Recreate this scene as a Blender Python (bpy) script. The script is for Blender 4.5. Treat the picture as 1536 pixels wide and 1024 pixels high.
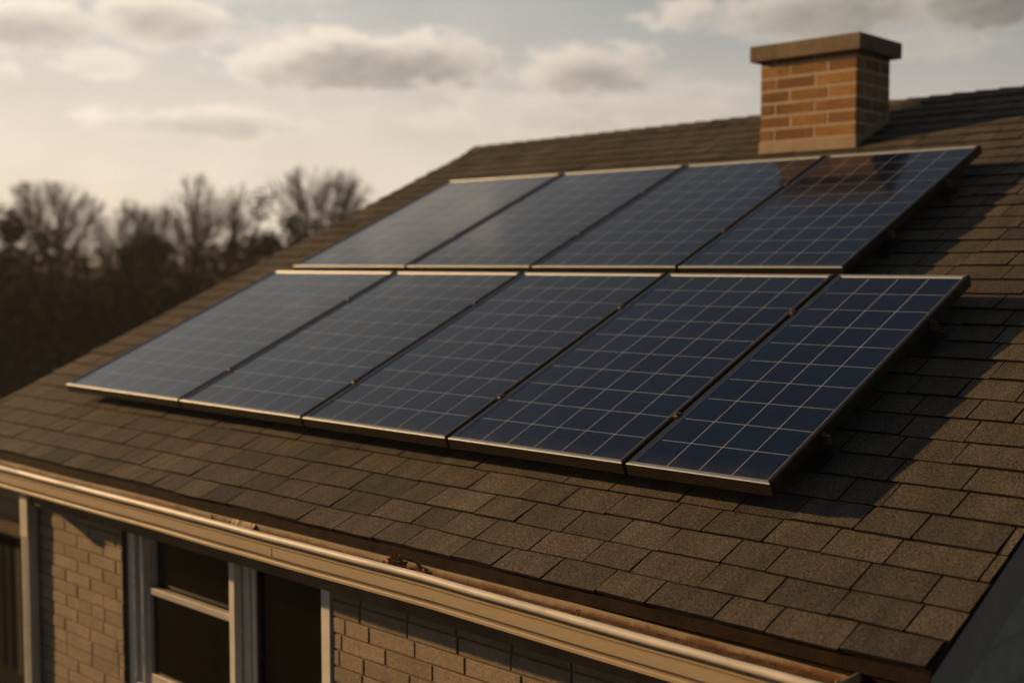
import bpy, bmesh, math, random
from mathutils import Vector, Matrix, noise
R = math.radians
scene = bpy.context.scene
for o in list(bpy.data.objects): bpy.data.objects.remove(o)

# ------------------------------------------------------------------ camera
PITCH, YAW, TH = 0.0635, 0.8123, 0.4138          # camera pitch, yaw from -X, roof pitch
CAM = Vector((6.6237, -3.2985, 0.6833))
fw = Vector((-math.cos(PITCH)*math.cos(YAW), math.cos(PITCH)*math.sin(YAW), -math.sin(PITCH)))
rt = fw.cross(Vector((0, 0, 1))).normalized(); up = rt.cross(fw)
cd = bpy.data.cameras.new('camera'); cam = bpy.data.objects.new('camera', cd)
scene.collection.objects.link(cam)
m = Matrix((rt, up, -fw)).transposed().to_4x4(); m.translation = CAM
cam.matrix_world = m
cd.sensor_width = 36; cd.lens = 43.2; cd.clip_start = .05; cd.clip_end = 6000
cd.dof.use_dof = True; cd.dof.focus_distance = 4.1; cd.dof.aperture_fstop = 1.4
cd.dof.aperture_blades = 9
scene.camera = cam

# ------------------------------------------------------------------ sun, sky, exposure
SUN_EL, SUN_AZ = 16.8, 21.35                      # azimuth measured from -X towards -Y
sdir = Vector((.8915, .3484, -.2896))             # travel of the light
ld = bpy.data.lights.new('sun', 'SUN'); sun = bpy.data.objects.new('sun', ld)
scene.collection.objects.link(sun)
sun.rotation_euler = sdir.to_track_quat('-Z', 'Y').to_euler()
sun.location = (-20, -8, 12)
ld.energy = 5.0; ld.angle = R(.9); ld.color = (1.0, .62, .275)
SKY = .06
vs = scene.view_settings
vs.view_transform = 'Standard'; vs.look = 'None'; vs.exposure = 0.0; vs.gamma = 1

world = bpy.data.worlds.new('World'); scene.world = world; world.use_nodes = True
nt = world.node_tree; N = nt.nodes; L = nt.links
N.clear()
def mth(op, a, b=None, c=None, clamp=False):
    n = N.new('ShaderNodeMath'); n.operation = op; n.use_clamp = clamp
    for i, v in enumerate((a, b, c)):
        if v is None: continue
        if isinstance(v, (int, float)): n.inputs[i].default_value = v
        else: L.new(v, n.inputs[i])
    return n.outputs[0]
def mixc(f, a, b):
    n = N.new('ShaderNodeMix'); n.data_type = 'RGBA'
    for s, v in ((n.inputs[0], f), (n.inputs[6], a), (n.inputs[7], b)):
        if isinstance(v, (int, float)): s.default_value = v
        elif isinstance(v, tuple): s.default_value = (*v, 1)
        else: L.new(v, s)
    return n.outputs[2]
def sstep(x, a, b):
    n = N.new('ShaderNodeMapRange'); n.interpolation_type = 'SMOOTHSTEP'
    L.new(x, n.inputs[0]); n.inputs[1].default_value = a; n.inputs[2].default_value = b
    return n.outputs[0]
tc = N.new('ShaderNodeTexCoord')
sep = N.new('ShaderNodeSeparateXYZ'); L.new(tc.outputs['Generated'], sep.inputs[0])
DX, DY, DZ = sep.outputs
az = mth('MULTIPLY', mth('ARCTAN2', DY, mth('MULTIPLY', DX, -1)), 180/math.pi)
el = mth('MULTIPLY', mth('ARCSINE', DZ), 180/math.pi)
azm = mth('ABSOLUTE', az)
hl = mth('SQRT', mth('MAXIMUM', mth('SUBTRACT', 1.0, mth('MULTIPLY', DZ, DZ)), .0001))
glow = sstep(mth('DIVIDE', mth('ADD', mth('MULTIPLY', DX, -math.cos(R(16))), mth('MULTIPLY', DY, math.sin(R(16)))), hl), -.05, .70)
sky = N.new('ShaderNodeTexSky'); sky.sky_type = 'NISHITA'; sky.sun_disc = False
sky.sun_elevation = R(SUN_EL); sky.sun_rotation = R(248.65)
sky.air_density = 1.0; sky.dust_density = 4.0; sky.ozone_density = 1.0
skyc = N.new('ShaderNodeVectorMath'); skyc.operation = 'SCALE'
L.new(sky.outputs[0], skyc.inputs[0]); skyc.inputs['Scale'].default_value = SKY
base = mixc(.45, skyc.outputs[0], (.080, .095, .115))   # thin even overcast high up
# thin high veil that whitens the low sky, thicker towards the sun
comb = N.new('ShaderNodeCombineXYZ'); L.new(az, comb.inputs[0]); L.new(mth('MULTIPLY', el, 2.2), comb.inputs[1])
def nz(scale, detail, rough, w, dist=0.0):
    n = N.new('ShaderNodeTexNoise'); n.noise_dimensions = '4D'
    L.new(comb.outputs[0], n.inputs['Vector']); n.inputs['W'].default_value = w
    n.inputs['Scale'].default_value = scale; n.inputs['Detail'].default_value = detail
    n.inputs['Roughness'].default_value = rough; n.inputs['Distortion'].default_value = dist
    return n.outputs[0]
n1 = nz(.22, 5, .55, 1.3); n2 = nz(.95, 5, .6, 7.1)
off = N.new('ShaderNodeVectorMath'); L.new(comb.outputs[0], off.inputs[0]); off.inputs[1].default_value = (-.9, 1.5, 0)
def nzo(scale, detail, rough, w):
    n = N.new('ShaderNodeTexNoise'); n.noise_dimensions = '4D'; L.new(off.outputs[0], n.inputs['Vector']); n.inputs['W'].default_value = w
    n.inputs['Scale'].default_value = scale; n.inputs['Detail'].default_value = detail; n.inputs['Roughness'].default_value = rough
    return n.outputs[0]
relief = mth('ADD', mth('MULTIPLY', mth('SUBTRACT', n1, nzo(.22, 5, .55, 1.3)), 2.6), mth('MULTIPLY', mth('SUBTRACT', n2, nzo(.95, 5, .6, 7.1)), 1.0))   # billows turned to the sun; n3 = nz(.10, 3, .5, 3.3)
veil = mth('MULTIPLY', sstep(el, 44, 15), mth('ADD', .10, mth('MULTIPLY', glow, .90)))
veil = mth('MULTIPLY', veil, mth('ADD', .80, mth('MULTIPLY', n1, .3)), clamp=True)
hi = mixc(sstep(azm, 26, 66), (.64, .62, .57), (.33, .35, .355))      # ice haze overhead
lo = mixc(sstep(azm, 22, 84), (.94, .80, .64), (.53, .475, .41))     # warm haze near the horizon
base = mixc(veil, base, mixc(sstep(el, 13, 3), hi, lo))
# cumulus: (az, el, half width, half height, core darkness, strength)
CL = [(39.8, 8.9, 6.6, 1.55, .9, 1.0), (36.5, 9.2, 3.2, 1.1, .3, .8), (31.5, 6.1, 4.6, .85, .75, .9),
      (50.3, 8.5, 4.2, 1.5, .8, 1.0), (49.0, 6.9, 7.2, 1.2, .55, .75), (60.5, 11.0, 7.8, 1.6, .75, 1.0),
      (67.0, 11.2, 5.0, 1.8, 1.0, 1.0), (25.2, 9.9, 3.4, 1.25, .7, 1.0), (30.3, 10.4, 3.0, 1.3, .7, 1.0),
      (28.2, 8.5, 1.8, .9, .15, .7), (35.7, 9.9, 3.4, .8, .25, .55), (24.0, 7.8, 1.2, .6, .5, .8),
      (43.5, 6.4, 2.2, .8, .2, .5), (64.5, 9.4, 3.0, .8, .5, .5), (33.0, 12.4, 7.0, 1.1, .5, .8),
      (55.0, 7.6, 2.0, .6, .5, .5), (10, 9, 8, 2, .8, 1), (0, 14, 9, 2, .8, 1), (85, 12, 9, 2.5, .8, 1),
      (20, 17, 9, 2, .8, .9), (62, 20, 12, 2.5, .8, .9), (100, 16, 11, 2.5, .9, 1), (38, 27, 10, 3, .7, .8)]
mask = None; core = None; lift = None
wob = mth('MULTIPLY', mth('SUBTRACT', n1, .5), 2.6); wob2 = mth('MULTIPLY', mth('SUBTRACT', n2, .5), 1.5)
wob = mth('ADD', wob, wob2)
for (a0, e0, sa, se, dk, st) in CL:
    da = mth('DIVIDE', mth('SUBTRACT', az, a0), sa*1.1); de = mth('DIVIDE', mth('SUBTRACT', el, e0), se*1.15)
    de2 = mth('MULTIPLY', de, mth('ADD', 1.0, mth('MULTIPLY', mth('LESS_THAN', de, 0), .45)))
    d = mth('SQRT', mth('ADD', mth('MULTIPLY', da, da), mth('MULTIPLY', de2, de2)))
    k = mth('SUBTRACT', mth('ADD', 1.0, mth('MULTIPLY', wob, .85)), d)
    mk = mth('MULTIPLY', sstep(k, -.10, .36), st)
    # shade: grey where the cloud is thick, low and away from the sun
    sh = mth('MULTIPLY', sstep(mth('SUBTRACT', mth('ADD', k, mth('MULTIPLY', da, .25)), mth('MULTIPLY', de, .62)), -.22, .95), dk)
    sh = mth('MULTIPLY', sh, mk)
    mask = mk if mask is None else mth('MAXIMUM', mask, mk)
    core = sh if core is None else mth('MAXIMUM', core, sh)
lit = mixc(sstep(azm, 24, 70), (1.02, .885, .73), (.62, .545, .455))
dark = mixc(sstep(azm, 24, 70), (.47, .425, .36), (.225, .208, .185))
cloud = mixc(mth('SUBTRACT', core, mth('MULTIPLY', relief, .48), clamp=True), lit, dark)
col = mixc(mth('MULTIPLY', mask, .93), base, cloud)
bg = N.new('ShaderNodeBackground'); L.new(col, bg.inputs[0]); bg.inputs[1].default_value = 1.0
wo = N.new('ShaderNodeOutputWorld'); L.new(bg.outputs[0], wo.inputs[0])

# ------------------------------------------------------------------ material helpers
class NM:
    def __init__(s, name):
        s.m = bpy.data.materials.new(name); s.m.use_nodes = True
        s.nt = s.m.node_tree; s.N = s.nt.nodes; s.L = s.nt.links
        s.b = s.N['Principled BSDF']; s.tc = s.N.new('ShaderNodeTexCoord')
    def set(s, k, v):
        i = s.b.inputs[k]
        if hasattr(v, 'is_linked'): s.L.new(v, i)
        elif isinstance(v, tuple): i.default_value = (*v, 1) if len(v) == 3 else v
        else: i.default_value = v
    def noise(s, scale, detail=4, rough=.55, stretch=None, coord='Object', dist=0):
        n = s.N.new('ShaderNodeTexNoise'); v = s.tc.outputs[coord]
        if stretch:
            mp = s.N.new('ShaderNodeMapping'); mp.inputs['Scale'].default_value = stretch; s.L.new(v, mp.inputs[0]); v = mp.outputs[0]
        s.L.new(v, n.inputs['Vector']); n.inputs['Scale'].default_value = scale
        n.inputs['Detail'].default_value = detail; n.inputs['Roughness'].default_value = rough
        n.inputs['Distortion'].default_value = dist
        return n.outputs[0]
    def vor(s, scale):
        n = s.N.new('ShaderNodeTexVoronoi'); s.L.new(s.tc.outputs['Object'], n.inputs['Vector']); n.inputs['Scale'].default_value = scale
        sp = s.N.new('ShaderNodeSeparateColor'); s.L.new(n.outputs['Color'], sp.inputs[0])
        return sp.outputs[0]
    def attr(s, name):
        n = s.N.new('ShaderNodeAttribute'); n.attribute_name = name; return n.outputs['Fac']
    def ramp(s, f, stops):
        n = s.N.new('ShaderNodeValToRGB'); s.L.new(f, n.inputs[0]); e = n.color_ramp.elements
        while len(e) < len(stops): e.new(.5)
        for i, (p, c) in enumerate(stops): e[i].position = p; e[i].color = (*c, 1)
        return n.outputs[0]
    def rng(s, f, a, b, c, d, smooth=False):
        n = s.N.new('ShaderNodeMapRange'); s.L.new(f, n.inputs[0])
        if smooth: n.interpolation_type = 'SMOOTHSTEP'
        for i, v in enumerate((a, b, c, d)): n.inputs[i+1].default_value = v
        return n.outputs[0]
    def mix(s, f, a, b, mode='MIX'):
        n = s.N.new('ShaderNodeMix'); n.data_type = 'RGBA'; n.blend_type = mode
        for k, v in ((n.inputs[0], f), (n.inputs[6], a), (n.inputs[7], b)):
            if isinstance(v, (int, float)): k.default_value = v
            elif isinstance(v, tuple): k.default_value = (*v, 1)
            else: s.L.new(v, k)
        return n.outputs[2]
    def scale(s, c, f):
        n = s.N.new('ShaderNodeVectorMath'); n.operation = 'SCALE'
        if isinstance(c, tuple): n.inputs[0].default_value = c
        else: s.L.new(c, n.inputs[0])
        if isinstance(f, (int, float)): n.inputs['Scale'].default_value = f
        else: s.L.new(f, n.inputs['Scale'])
        return n.outputs[0]
    def math(s, op, a, b):
        n = s.N.new('ShaderNodeMath'); n.operation = op
        for i, v in enumerate((a, b)):
            if isinstance(v, (int, float)): n.inputs[i].default_value = v
            else: s.L.new(v, n.inputs[i])
        return n.outputs[0]
    def bump(s, h, strength=.3, dist=.002):
        n = s.N.new('ShaderNodeBump'); n.inputs['Strength'].default_value = strength; n.inputs['Distance'].default_value = dist
        s.L.new(h, n.inputs['Height']); s.L.new(n.outputs[0], s.b.inputs['Normal'])

def plain(name, c, rough=.6, metal=0, var=.25, scale=9, bump=.15, bscale=120, bd=.001, spec=.5):
    k = NM(name); f = k.rng(k.noise(scale, 6, .65), .3, .7, 1-var, 1+var)
    k.set('Base Color', k.scale(c, f)); k.set('Roughness', rough); k.set('Metallic', metal); k.set('Specular IOR Level', spec)
    if bump: k.bump(k.noise(bscale, 3), bump, bd)
    return k.m

M = {}
def m_shingle():
    k = NM('asphalt_shingle'); t = k.attr('tab')
    c = k.ramp(t, [(0, (.052, .045, .037)), (.25, (.074, .061, .046)), (.55, (.092, .074, .053)), (.8, (.104, .084, .060)), (1, (.128, .104, .077))])
    g = k.noise(210, 2, .75); g2 = k.noise(85, 3, .65); big = k.noise(.9, 4, .6); streak = k.noise(7, 4, .6, (2.2, .35, .35))
    f = k.math('MULTIPLY', k.rng(g, .34, .66, .32, 1.85), k.rng(g2, .34, .66, .74, 1.26))
    f = k.math('MULTIPLY', f, k.rng(big, .3, .7, .74, 1.24)); f = k.math('MULTIPLY', f, k.rng(streak, .3, .7, .76, 1.2))
    k.set('Base Color', k.scale(c, f)); k.set('Roughness', .93); k.set('Specular IOR Level', .25)
    k.bump(k.math('ADD', g, k.math('MULTIPLY', g2, .8)), 1.0, .0055)
    return k.m
M['shingle'] = m_shingle()
M['asphalt_edge'] = plain('asphalt_cut_edge', (.012, .010, .009), .95, 0, .4, 30, .3, 200, spec=.2)
M['cap_shingle'] = M['shingle']

def m_cell():
    k = NM('solar_cell'); v = k.vor(75); v2 = k.noise(420, 2, .7); t = k.attr('tab')
    c = k.mix(k.rng(v, 0, 1, 0, 1), (.0020, .0054, .0185), (.0045, .0100, .0310))
    f = k.math('MULTIPLY', k.rng(v2, .33, .70, .35, 2.1), k.rng(t, 0, 1, .86, 1.14))
    sp = k.N.new('ShaderNodeSeparateXYZ'); k.L.new(k.tc.outputs['Object'], sp.inputs[0])
    dust = k.math('MULTIPLY', k.rng(sp.outputs[1], .02, .11, 1, 0, True), k.rng(k.noise(9, 6, .7, (1, .4, 1)), .35, .65, .05, .6))   # dirt washed to the low edge
    dust = k.math('ADD', dust, k.rng(k.noise(2.2, 6, .7), .52, .75, 0, .06))
    k.set('Base Color', k.mix(dust, k.scale(c, f), (.055, .047, .036))); k.set('IOR', 1.5)
    k.set('Roughness', k.rng(k.noise(3.2, 5, .6), .3, .7, .07, .16))
    k.bump(k.noise(2.4, 2), .02, .004)
    return k.m
M['cell'] = m_cell()
M['gridline'] = plain('cell_grid_line', (.38, .39, .40), .12, 0, .1, 30, 0)
k = NM('dark_anodised_frame')
k.set('Base Color', k.scale((.050, .040, .030), k.rng(k.noise(14, 4, .6, (1, 1, 4)), .3, .7, .7, 1.25))); k.set('Metallic', .7)
k.set('Roughness', k.rng(k.noise(26, 4), .3, .7, .36, .5)); M['frame'] = k.m
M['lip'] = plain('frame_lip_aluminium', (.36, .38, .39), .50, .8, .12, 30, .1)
M['rail'] = plain('rail_aluminium', (.05, .045, .04), .5, .7, .2, 20, .1)
M['clamp'] = plain('clamp_metal', (.14, .105, .075), .5, .7, .3, 60, .2)
M['backsheet'] = plain('backsheet', (.05, .05, .05), .7, 0, .1, 9, 0)

def m_brick(name, cols, rough=.9, gs=60, wear=None):
    k = NM(name); t = k.attr('tab')
    c = k.ramp(t, [(i/(len(cols)-1), x) for i, x in enumerate(cols)])
    f = k.math('MULTIPLY', k.rng(k.noise(gs, 5, .7), .3, .7, .72, 1.28), k.rng(k.noise(5, 4, .6), .3, .7, .82, 1.15))
    c = k.scale(c, f)
    if wear: c = k.mix(k.rng(k.noise(2.6, 6, .7), .56, .70, 0, .75, True), c, wear)
    k.set('Base Color', c); k.set('Roughness', rough); k.set('Specular IOR Level', .3)
    k.bump(k.math('ADD', k.noise(gs*2.5, 4, .7), k.math('MULTIPLY', k.noise(25, 3), 1.2)), .7, .004)
    return k.m
M['wall_brick'] = m_brick('buff_brick', [(.215, .168, .120), (.26, .206, .148), (.285, .228, .165), (.235, .182, .127)], wear=(.175, .125, .08))
M['mortar'] = plain('buff_mortar', (.12, .085, .052), .95, 0, .3, 40, .5, 150, .003)
M['chim_brick'] = m_brick('orange_brick', [(.19, .092, .034), (.28, .140, .049), (.35, .185, .068), (.24, .120, .044)], wear=(.13, .075, .038))
M['chim_mortar'] = plain('pale_mortar', (.42, .345, .25), .95, 0, .25, 40, .4, 150, .003)
def m_conc():
    k = NM('weathered_concrete')
    c = k.ramp(k.noise(5, 7, .7, (1, 1, .5)), [(.3, (.105, .076, .048)), (.5, (.175, .13, .083)), (.72, (.24, .18, .115))])
    k.set('Base Color', k.scale(c, k.rng(k.noise(70, 4, .7), .3, .7, .8, 1.2))); k.set('Roughness', .95)
    k.bump(k.noise(45, 6, .7), .5, .006); return k.m
M['concrete'] = m_conc()
M['flashing'] = plain('painted_flashing', (.27, .19, .115), .6, 0, .22, 9, .2, 40, .002)

def m_gutter():
    k = NM('cream_gutter_paint')
    dirt = k.noise(3.0, 7, .7, (1, 3, 3)); fine = k.noise(60, 5, .7, (.4, 1, 1))
    c = k.mix(k.rng(dirt, .48, .75, 0, .55, True), (.40, .315, .205), (.29, .215, .13))
    c = k.scale(c, k.rng(fine, .3, .7, .93, 1.06))
    st = k.noise(24, 5, .75, (1, .3, .12))
    c = k.mix(k.rng(st, .61, .76, 0, .35, True), c, (.20, .13, .07))
    k.set('Base Color', c); k.set('Roughness', k.rng(dirt, .3, .7, .42, .58)); k.set('Specular IOR Level', .4); k.bump(k.noise(9, 4), .12, .004)
    return k.m
M['gutter'] = m_gutter()
M['rim'] = plain('gutter_rim_highlight', (.60, .55, .465), .54, 0, .14, 11, .12, 14, .003, spec=.7)  # gutter paint made paler on the rim, bright sky highlight put into its colour
def m_rusty():
    # inside of the gutter: cream paint with rust creeping up from the silt line
    k = NM('rust_stained_gutter_inside'); sp = k.N.new('ShaderNodeSeparateXYZ'); k.L.new(k.tc.outputs['Object'], sp.inputs[0])
    h = k.math('ADD', sp.outputs[2], k.math('MULTIPLY', k.math('SUBTRACT', k.noise(5, 6, .7, (1, .2, .2)), .5), .055))
    h = k.math('ADD', h, k.math('MULTIPLY', k.math('SUBTRACT', k.noise(60, 5, .75, (1, .4, .4)), .5), .016))
    rust = k.rng(h, -.384, -.403, 0, 1, True)
    c = k.mix(k.rng(k.noise(6, 6, .7), .4, .7, 0, .6), (.34, .265, .17), (.17, .12, .07))
    c = k.mix(rust, c, (.135, .050, .0105))
    c = k.mix(k.rng(k.noise(11, 6, .8), .66, .72, 0, .8), c, (.06, .03, .014))
    k.set('Base Color', c); k.set('Roughness', .7); k.bump(k.noise(70, 5, .7), .4, .003)
    return k.m
M['rusty'] = m_rusty()
M['silt'] = plain('rusty_silt', (.085, .036, .010), .98, 0, .6, 35, .9, 150, .008)
M['leaf_litter'] = plain('dead_leaf', (.30, .125, .038), .9, 0, .6, 40, .5, 120, .003)
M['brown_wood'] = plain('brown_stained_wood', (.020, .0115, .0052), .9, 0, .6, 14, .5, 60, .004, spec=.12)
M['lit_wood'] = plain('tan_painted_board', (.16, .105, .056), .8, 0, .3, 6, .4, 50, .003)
M['trim'] = plain('white_window_trim', (.64, .60, .53), .45, 0, .12, 6, .15, 60, .001)
M['sash'] = plain('grey_window_sash', (.40, .37, .33), .5, 0, .12, 6, .15, 60, .001)
M['downspout'] = plain('white_downspout_paint', (.58, .53, .45), .4, 0, .15, 5, .1, 40, .002)
k = NM('window_glass'); k.set('Base Color', (.006, .005, .0035)); k.set('Roughness', .04); k.set('IOR', 1.45)
k.bump(k.noise(1.7, 2), .02, .01); M['glass'] = k.m
M['screen'] = plain('insect_screen', (.010, .0095, .007), .75, 0, .2, 4, .5, 900, .001, spec=.2)
M['rake'] = plain('dark_grey_rake_board', (.34, .29, .23), .65, 0, .15, 5, .2, 50, .002)
M['siding'] = plain('grey_clapboard', (.40, .345, .28), .75, 0, .2, 4, .3, 60, .003)
M['interior'] = plain('dark_interior', (.01, .01, .01), .9, 0, .1, 4, 0)
M['bark'] = plain('bare_bark', (.085, .056, .033), .95, 0, .3, 3, 0)
M['twig'] = plain('bare_twigs', (.22, .15, .09), .95, 0, .3, 1, 0)
M['shed_wall'] = plain('dark_shed_boards', (.006, .006, .0057), .95, 0, .3, 4, .3, 30, .004, spec=.06)
M['shed_roof'] = plain('dark_shed_roofing', (.012, .0118, .0115), .95, 0, .4, 9, .5, 80, .004, spec=.06)
M['shed_trim'] = plain('brown_shed_trim', (.060, .036, .018), .85, 0, .4, 7, .4, 60, .003, spec=.2)
M['shed_post'] = plain('grey_shed_post', (.03, .03, .028), .85, 0, .3, 7, .3, 60, .003, spec=.2)
def m_leaf(name, a, b):
    k = NM(name); t = k.attr('tab'); k.set('Base Color', k.mix(t, a, b)); k.set('Roughness', .9); k.set('Specular IOR Level', .15)
    return k.m
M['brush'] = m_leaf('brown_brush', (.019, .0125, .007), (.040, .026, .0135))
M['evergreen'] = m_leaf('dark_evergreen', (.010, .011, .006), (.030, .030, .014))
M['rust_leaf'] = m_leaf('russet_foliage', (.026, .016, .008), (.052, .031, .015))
def m_ground():
    k = NM('rough_grass')
    c = k.ramp(k.noise(.35, 8, .7), [(.3, (.012, .012, .007)), (.55, (.026, .022, .012)), (.75, (.045, .034, .018))])
    k.set('Base Color', k.scale(c, k.rng(k.noise(30, 4, .7), .3, .7, .6, 1.4))); k.set('Roughness', .98); k.set('Specular IOR Level', .1)
    k.bump(k.noise(18, 6, .8), 1, .08); return k.m
M['ground'] = m_ground()

# ------------------------------------------------------------------ mesh helpers
class MB:
    def __init__(s): s.v = []; s.f = []; s.mi = []; s.t = []
    def vert(s, p): s.v.append(tuple(p)); return len(s.v)-1
    def face(s, idx, mi=0, t=.5): s.f.append(tuple(idx)); s.mi.append(mi); s.t.append(t)
    def poly(s, pts, mi=0, t=.5): s.face([s.vert(p) for p in pts], mi, t)
    def box(s, x0, x1, y0, y1, z0, z1, mi=0, t=.5, ch=0, skip=''):
        """box; ch chamfers every edge"""
        if ch <= 0:
            a = [s.vert((x, y, z)) for z in (z0, z1) for y in (y0, y1) for x in (x0, x1)]
            for k, q in dict(b=(0, 2, 3, 1), t=(4, 5, 7, 6), f=(0, 1, 5, 4), k=(2, 6, 7, 3), l=(0, 4, 6, 2), r=(1, 3, 7, 5)).items():
                if k not in skip: s.face([a[i] for i in q], mi, t)
            return
        bm = bmesh.new(); bmesh.ops.create_cube(bm, size=1)
        for v in bm.verts: v.co = Vector(((x0+x1)/2+v.co.x*(x1-x0), (y0+y1)/2+v.co.y*(y1-y0), (z0+z1)/2+v.co.z*(z1-z0)))
        bmesh.ops.bevel(bm, geom=bm.edges[:], offset=ch, segments=1 if ch < .006 else 2, affect='EDGES', profile=.5)
        o = len(s.v); bm.verts.index_update()
        for v in bm.verts: s.v.append(tuple(v.co))
        for f in bm.faces: s.face([o+v.index for v in f.verts], mi, t)
        bm.free()
    def extrude(s, prof, x0, x1, mi=0, close=True, caps=True, n=1, fx=None, t=.5):
        """profile [(y,z)] swept along X"""
        rings = []
        for i in range(n+1):
            x = x0+(x1-x0)*i/n
            rings.append([s.vert((x, *(fx(x, y, z) if fx else (y, z)))) for (y, z) in prof])
        m_ = len(prof); mis = mi if isinstance(mi, list) else [mi]*m_
        for a, b in zip(rings, rings[1:]):
            for j in range(m_ if close else m_-1): s.face((a[j], a[(j+1) % m_], b[(j+1) % m_], b[j]), mis[j], t)
        if close and caps: s.face(rings[0][::-1], mis[0], t); s.face(rings[-1], mis[0], t)
    def tube(s, a, b, ra, rb, n=4, mi=0, t=.5):
        a = Vector(a); b = Vector(b); d = (b-a)
        if d.length < 1e-6: return
        d.normalize(); u = d.orthogonal().normalized(); w = d.cross(u)
        A = [s.vert(a+(u*math.cos(2*math.pi*i/n)+w*math.sin(2*math.pi*i/n))*ra) for i in range(n)]
        B = [s.vert(b+(u*math.cos(2*math.pi*i/n)+w*math.sin(2*math.pi*i/n))*rb) for i in range(n)]
        for i in range(n): s.face((A[i], A[(i+1) % n], B[(i+1) % n], B[i]), mi, t)
        s.face(A[::-1], mi, t); s.face(B, mi, t)
    def build(s, name, mats, parent=None, xf=None, smooth=False, recalc=True):
        me = bpy.data.meshes.new(name); me.from_pydata([xf(v) for v in s.v] if xf else s.v, [], s.f)
        if not isinstance(mats, list): mats = [mats]
        for m_ in mats: me.materials.append(M[m_])
        me.polygons.foreach_set('material_index', s.mi)
        at = me.attributes.new('tab', 'FLOAT', 'FACE'); at.data.foreach_set('value', s.t)
        if recalc and len(s.f) < 20000:
            bm = bmesh.new(); bm.from_mesh(me); bmesh.ops.recalc_face_normals(bm, faces=bm.faces[:]); bm.to_mesh(me); bm.free()
        if smooth: me.polygons.foreach_set('use_smooth', [True]*len(me.polygons))
        me.update()
        o = bpy.data.objects.new(name, me); scene.collection.objects.link(o)
        if parent: o.parent = parent; o.matrix_parent_inverse = PINV.get(parent.name, Matrix())
        return o
PINV = {}
def empty(name, label, cat, loc=(0, 0, 0), rot=(0, 0, 0), group=None):
    o = bpy.data.objects.new(name, None); scene.collection.objects.link(o)
    o.location = loc; o.rotation_euler = rot; o.empty_display_size = .2
    o['label'] = label; o['category'] = cat
    if group: o['group'] = group
    return o
def keep(o):
    """children meshes of o are given in world coordinates"""
    PINV[o.name] = (Matrix.Translation(o.location) @ o.rotation_euler.to_matrix().to_4x4()).inverted()
    return o
def tag(o, label, cat, group=None, kind=None):
    o['label'] = label; o['category'] = cat
    if group: o['group'] = group
    if kind: o['kind'] = kind
    return o
CT, ST = math.cos(TH), math.sin(TH)
def uvn(u, v, h): return (u, v*CT-h*ST, v*ST+h*CT)   # roof coordinates -> world
rnd = random.Random(5)

# ------------------------------------------------------------------ ground
GZ = -3.25
mb = MB()
xs = [-2500, -400, -120, -60, -30, -12, -4, 4, 12, 40, 120, 400, 2500]
for i in range(len(xs)-1):
    for j in range(len(xs)-1):
        mb.poly([(xs[i], xs[j], GZ), (xs[i+1], xs[j], GZ), (xs[i+1], xs[j+1], GZ), (xs[i], xs[j+1], GZ)])
g = mb.build('ground', 'ground'); g['kind'] = 'structure'

# ------------------------------------------------------------------ house
HR = -.13                                            # shingle plane under the panel plane
UL, UR, VE = -.775, 5.325, -.517
house = keep(empty('brick_house', 'buff brick house with brown shingle roof, cream rusty gutter and solar panels on its slope', 'house', (2.3, 3.5, GZ)))
def vr(u): return 4.40+.048*(u-UL)                   # the ridge line
def back(u, v, h):                                   # back slope, v measured down from the ridge
    r = uvn(u, vr(u)-.004, HR); return (u, r[1]+v*CT+h*ST, r[2]-v*ST+h*CT)
# courses
def courses(place, vedges, uL, uR, vmax, seed, fine=True):
    rr = random.Random(seed); mb = MB()
    for ci, (v0, v1) in enumerate(zip(vedges, vedges[1:])):
        u = uL-rr.uniform(0, .2)
        while u < uR:
            w = rr.choice((.16, .19, .205, .21, .22, .235, .25, .28))*rr.uniform(.93, 1.07)
            a = max(u, uL); b = min(u+w-.0062, uR); u += w
            if b-a < .02: continue
            T = .0095+rr.uniform(-.0015, .0045); tv = min(1, max(0, rr.gauss(.5, .21)))
            n = 3 if fine else 1; top = []; bot = []; low = []; dj = rr.uniform(-.0025, .0025)
            for i in range(n+1):
                uu = a+(b-a)*i/n
                wv = .0045*noise.noise((uu*2.3, ci*3.1, seed)) + .0018*noise.noise((uu*14, ci*7.7, seed)) + dj
                vl = v0+wv; vh = v1+.012
                if ci == 0: vl = v0+wv*1.3
                if vmax: vh = min(vh, vmax(uu)); vl = min(vl, vmax(uu)-.001)
                hT = T+.0016*noise.noise((uu*5, ci*2.2, 4.4+seed))
                bot.append(mb.vert(place(uu, vl, HR+hT))); low.append(mb.vert(place(uu, vl+.001, HR-.0005))); top.append(mb.vert(place(uu, vh, HR+.0025)))
            for i in range(n):
                mb.face((bot[i], bot[i+1], top[i+1], top[i]), 0, tv); mb.face((low[i], low[i+1], bot[i+1], bot[i]), 1, tv)
            mb.face((low[0], bot[0], top[0]), 1, tv); mb.face((low[-1], top[-1], bot[-1]), 1, tv)
    return mb
ve = [VE, VE+.118, VE+.245, VE+.378, VE+.512]
while ve[-1] < 4.8: ve.append(ve[-1]+.1400)
mb = courses(uvn, ve, UL, UR, vr, 3)
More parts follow.
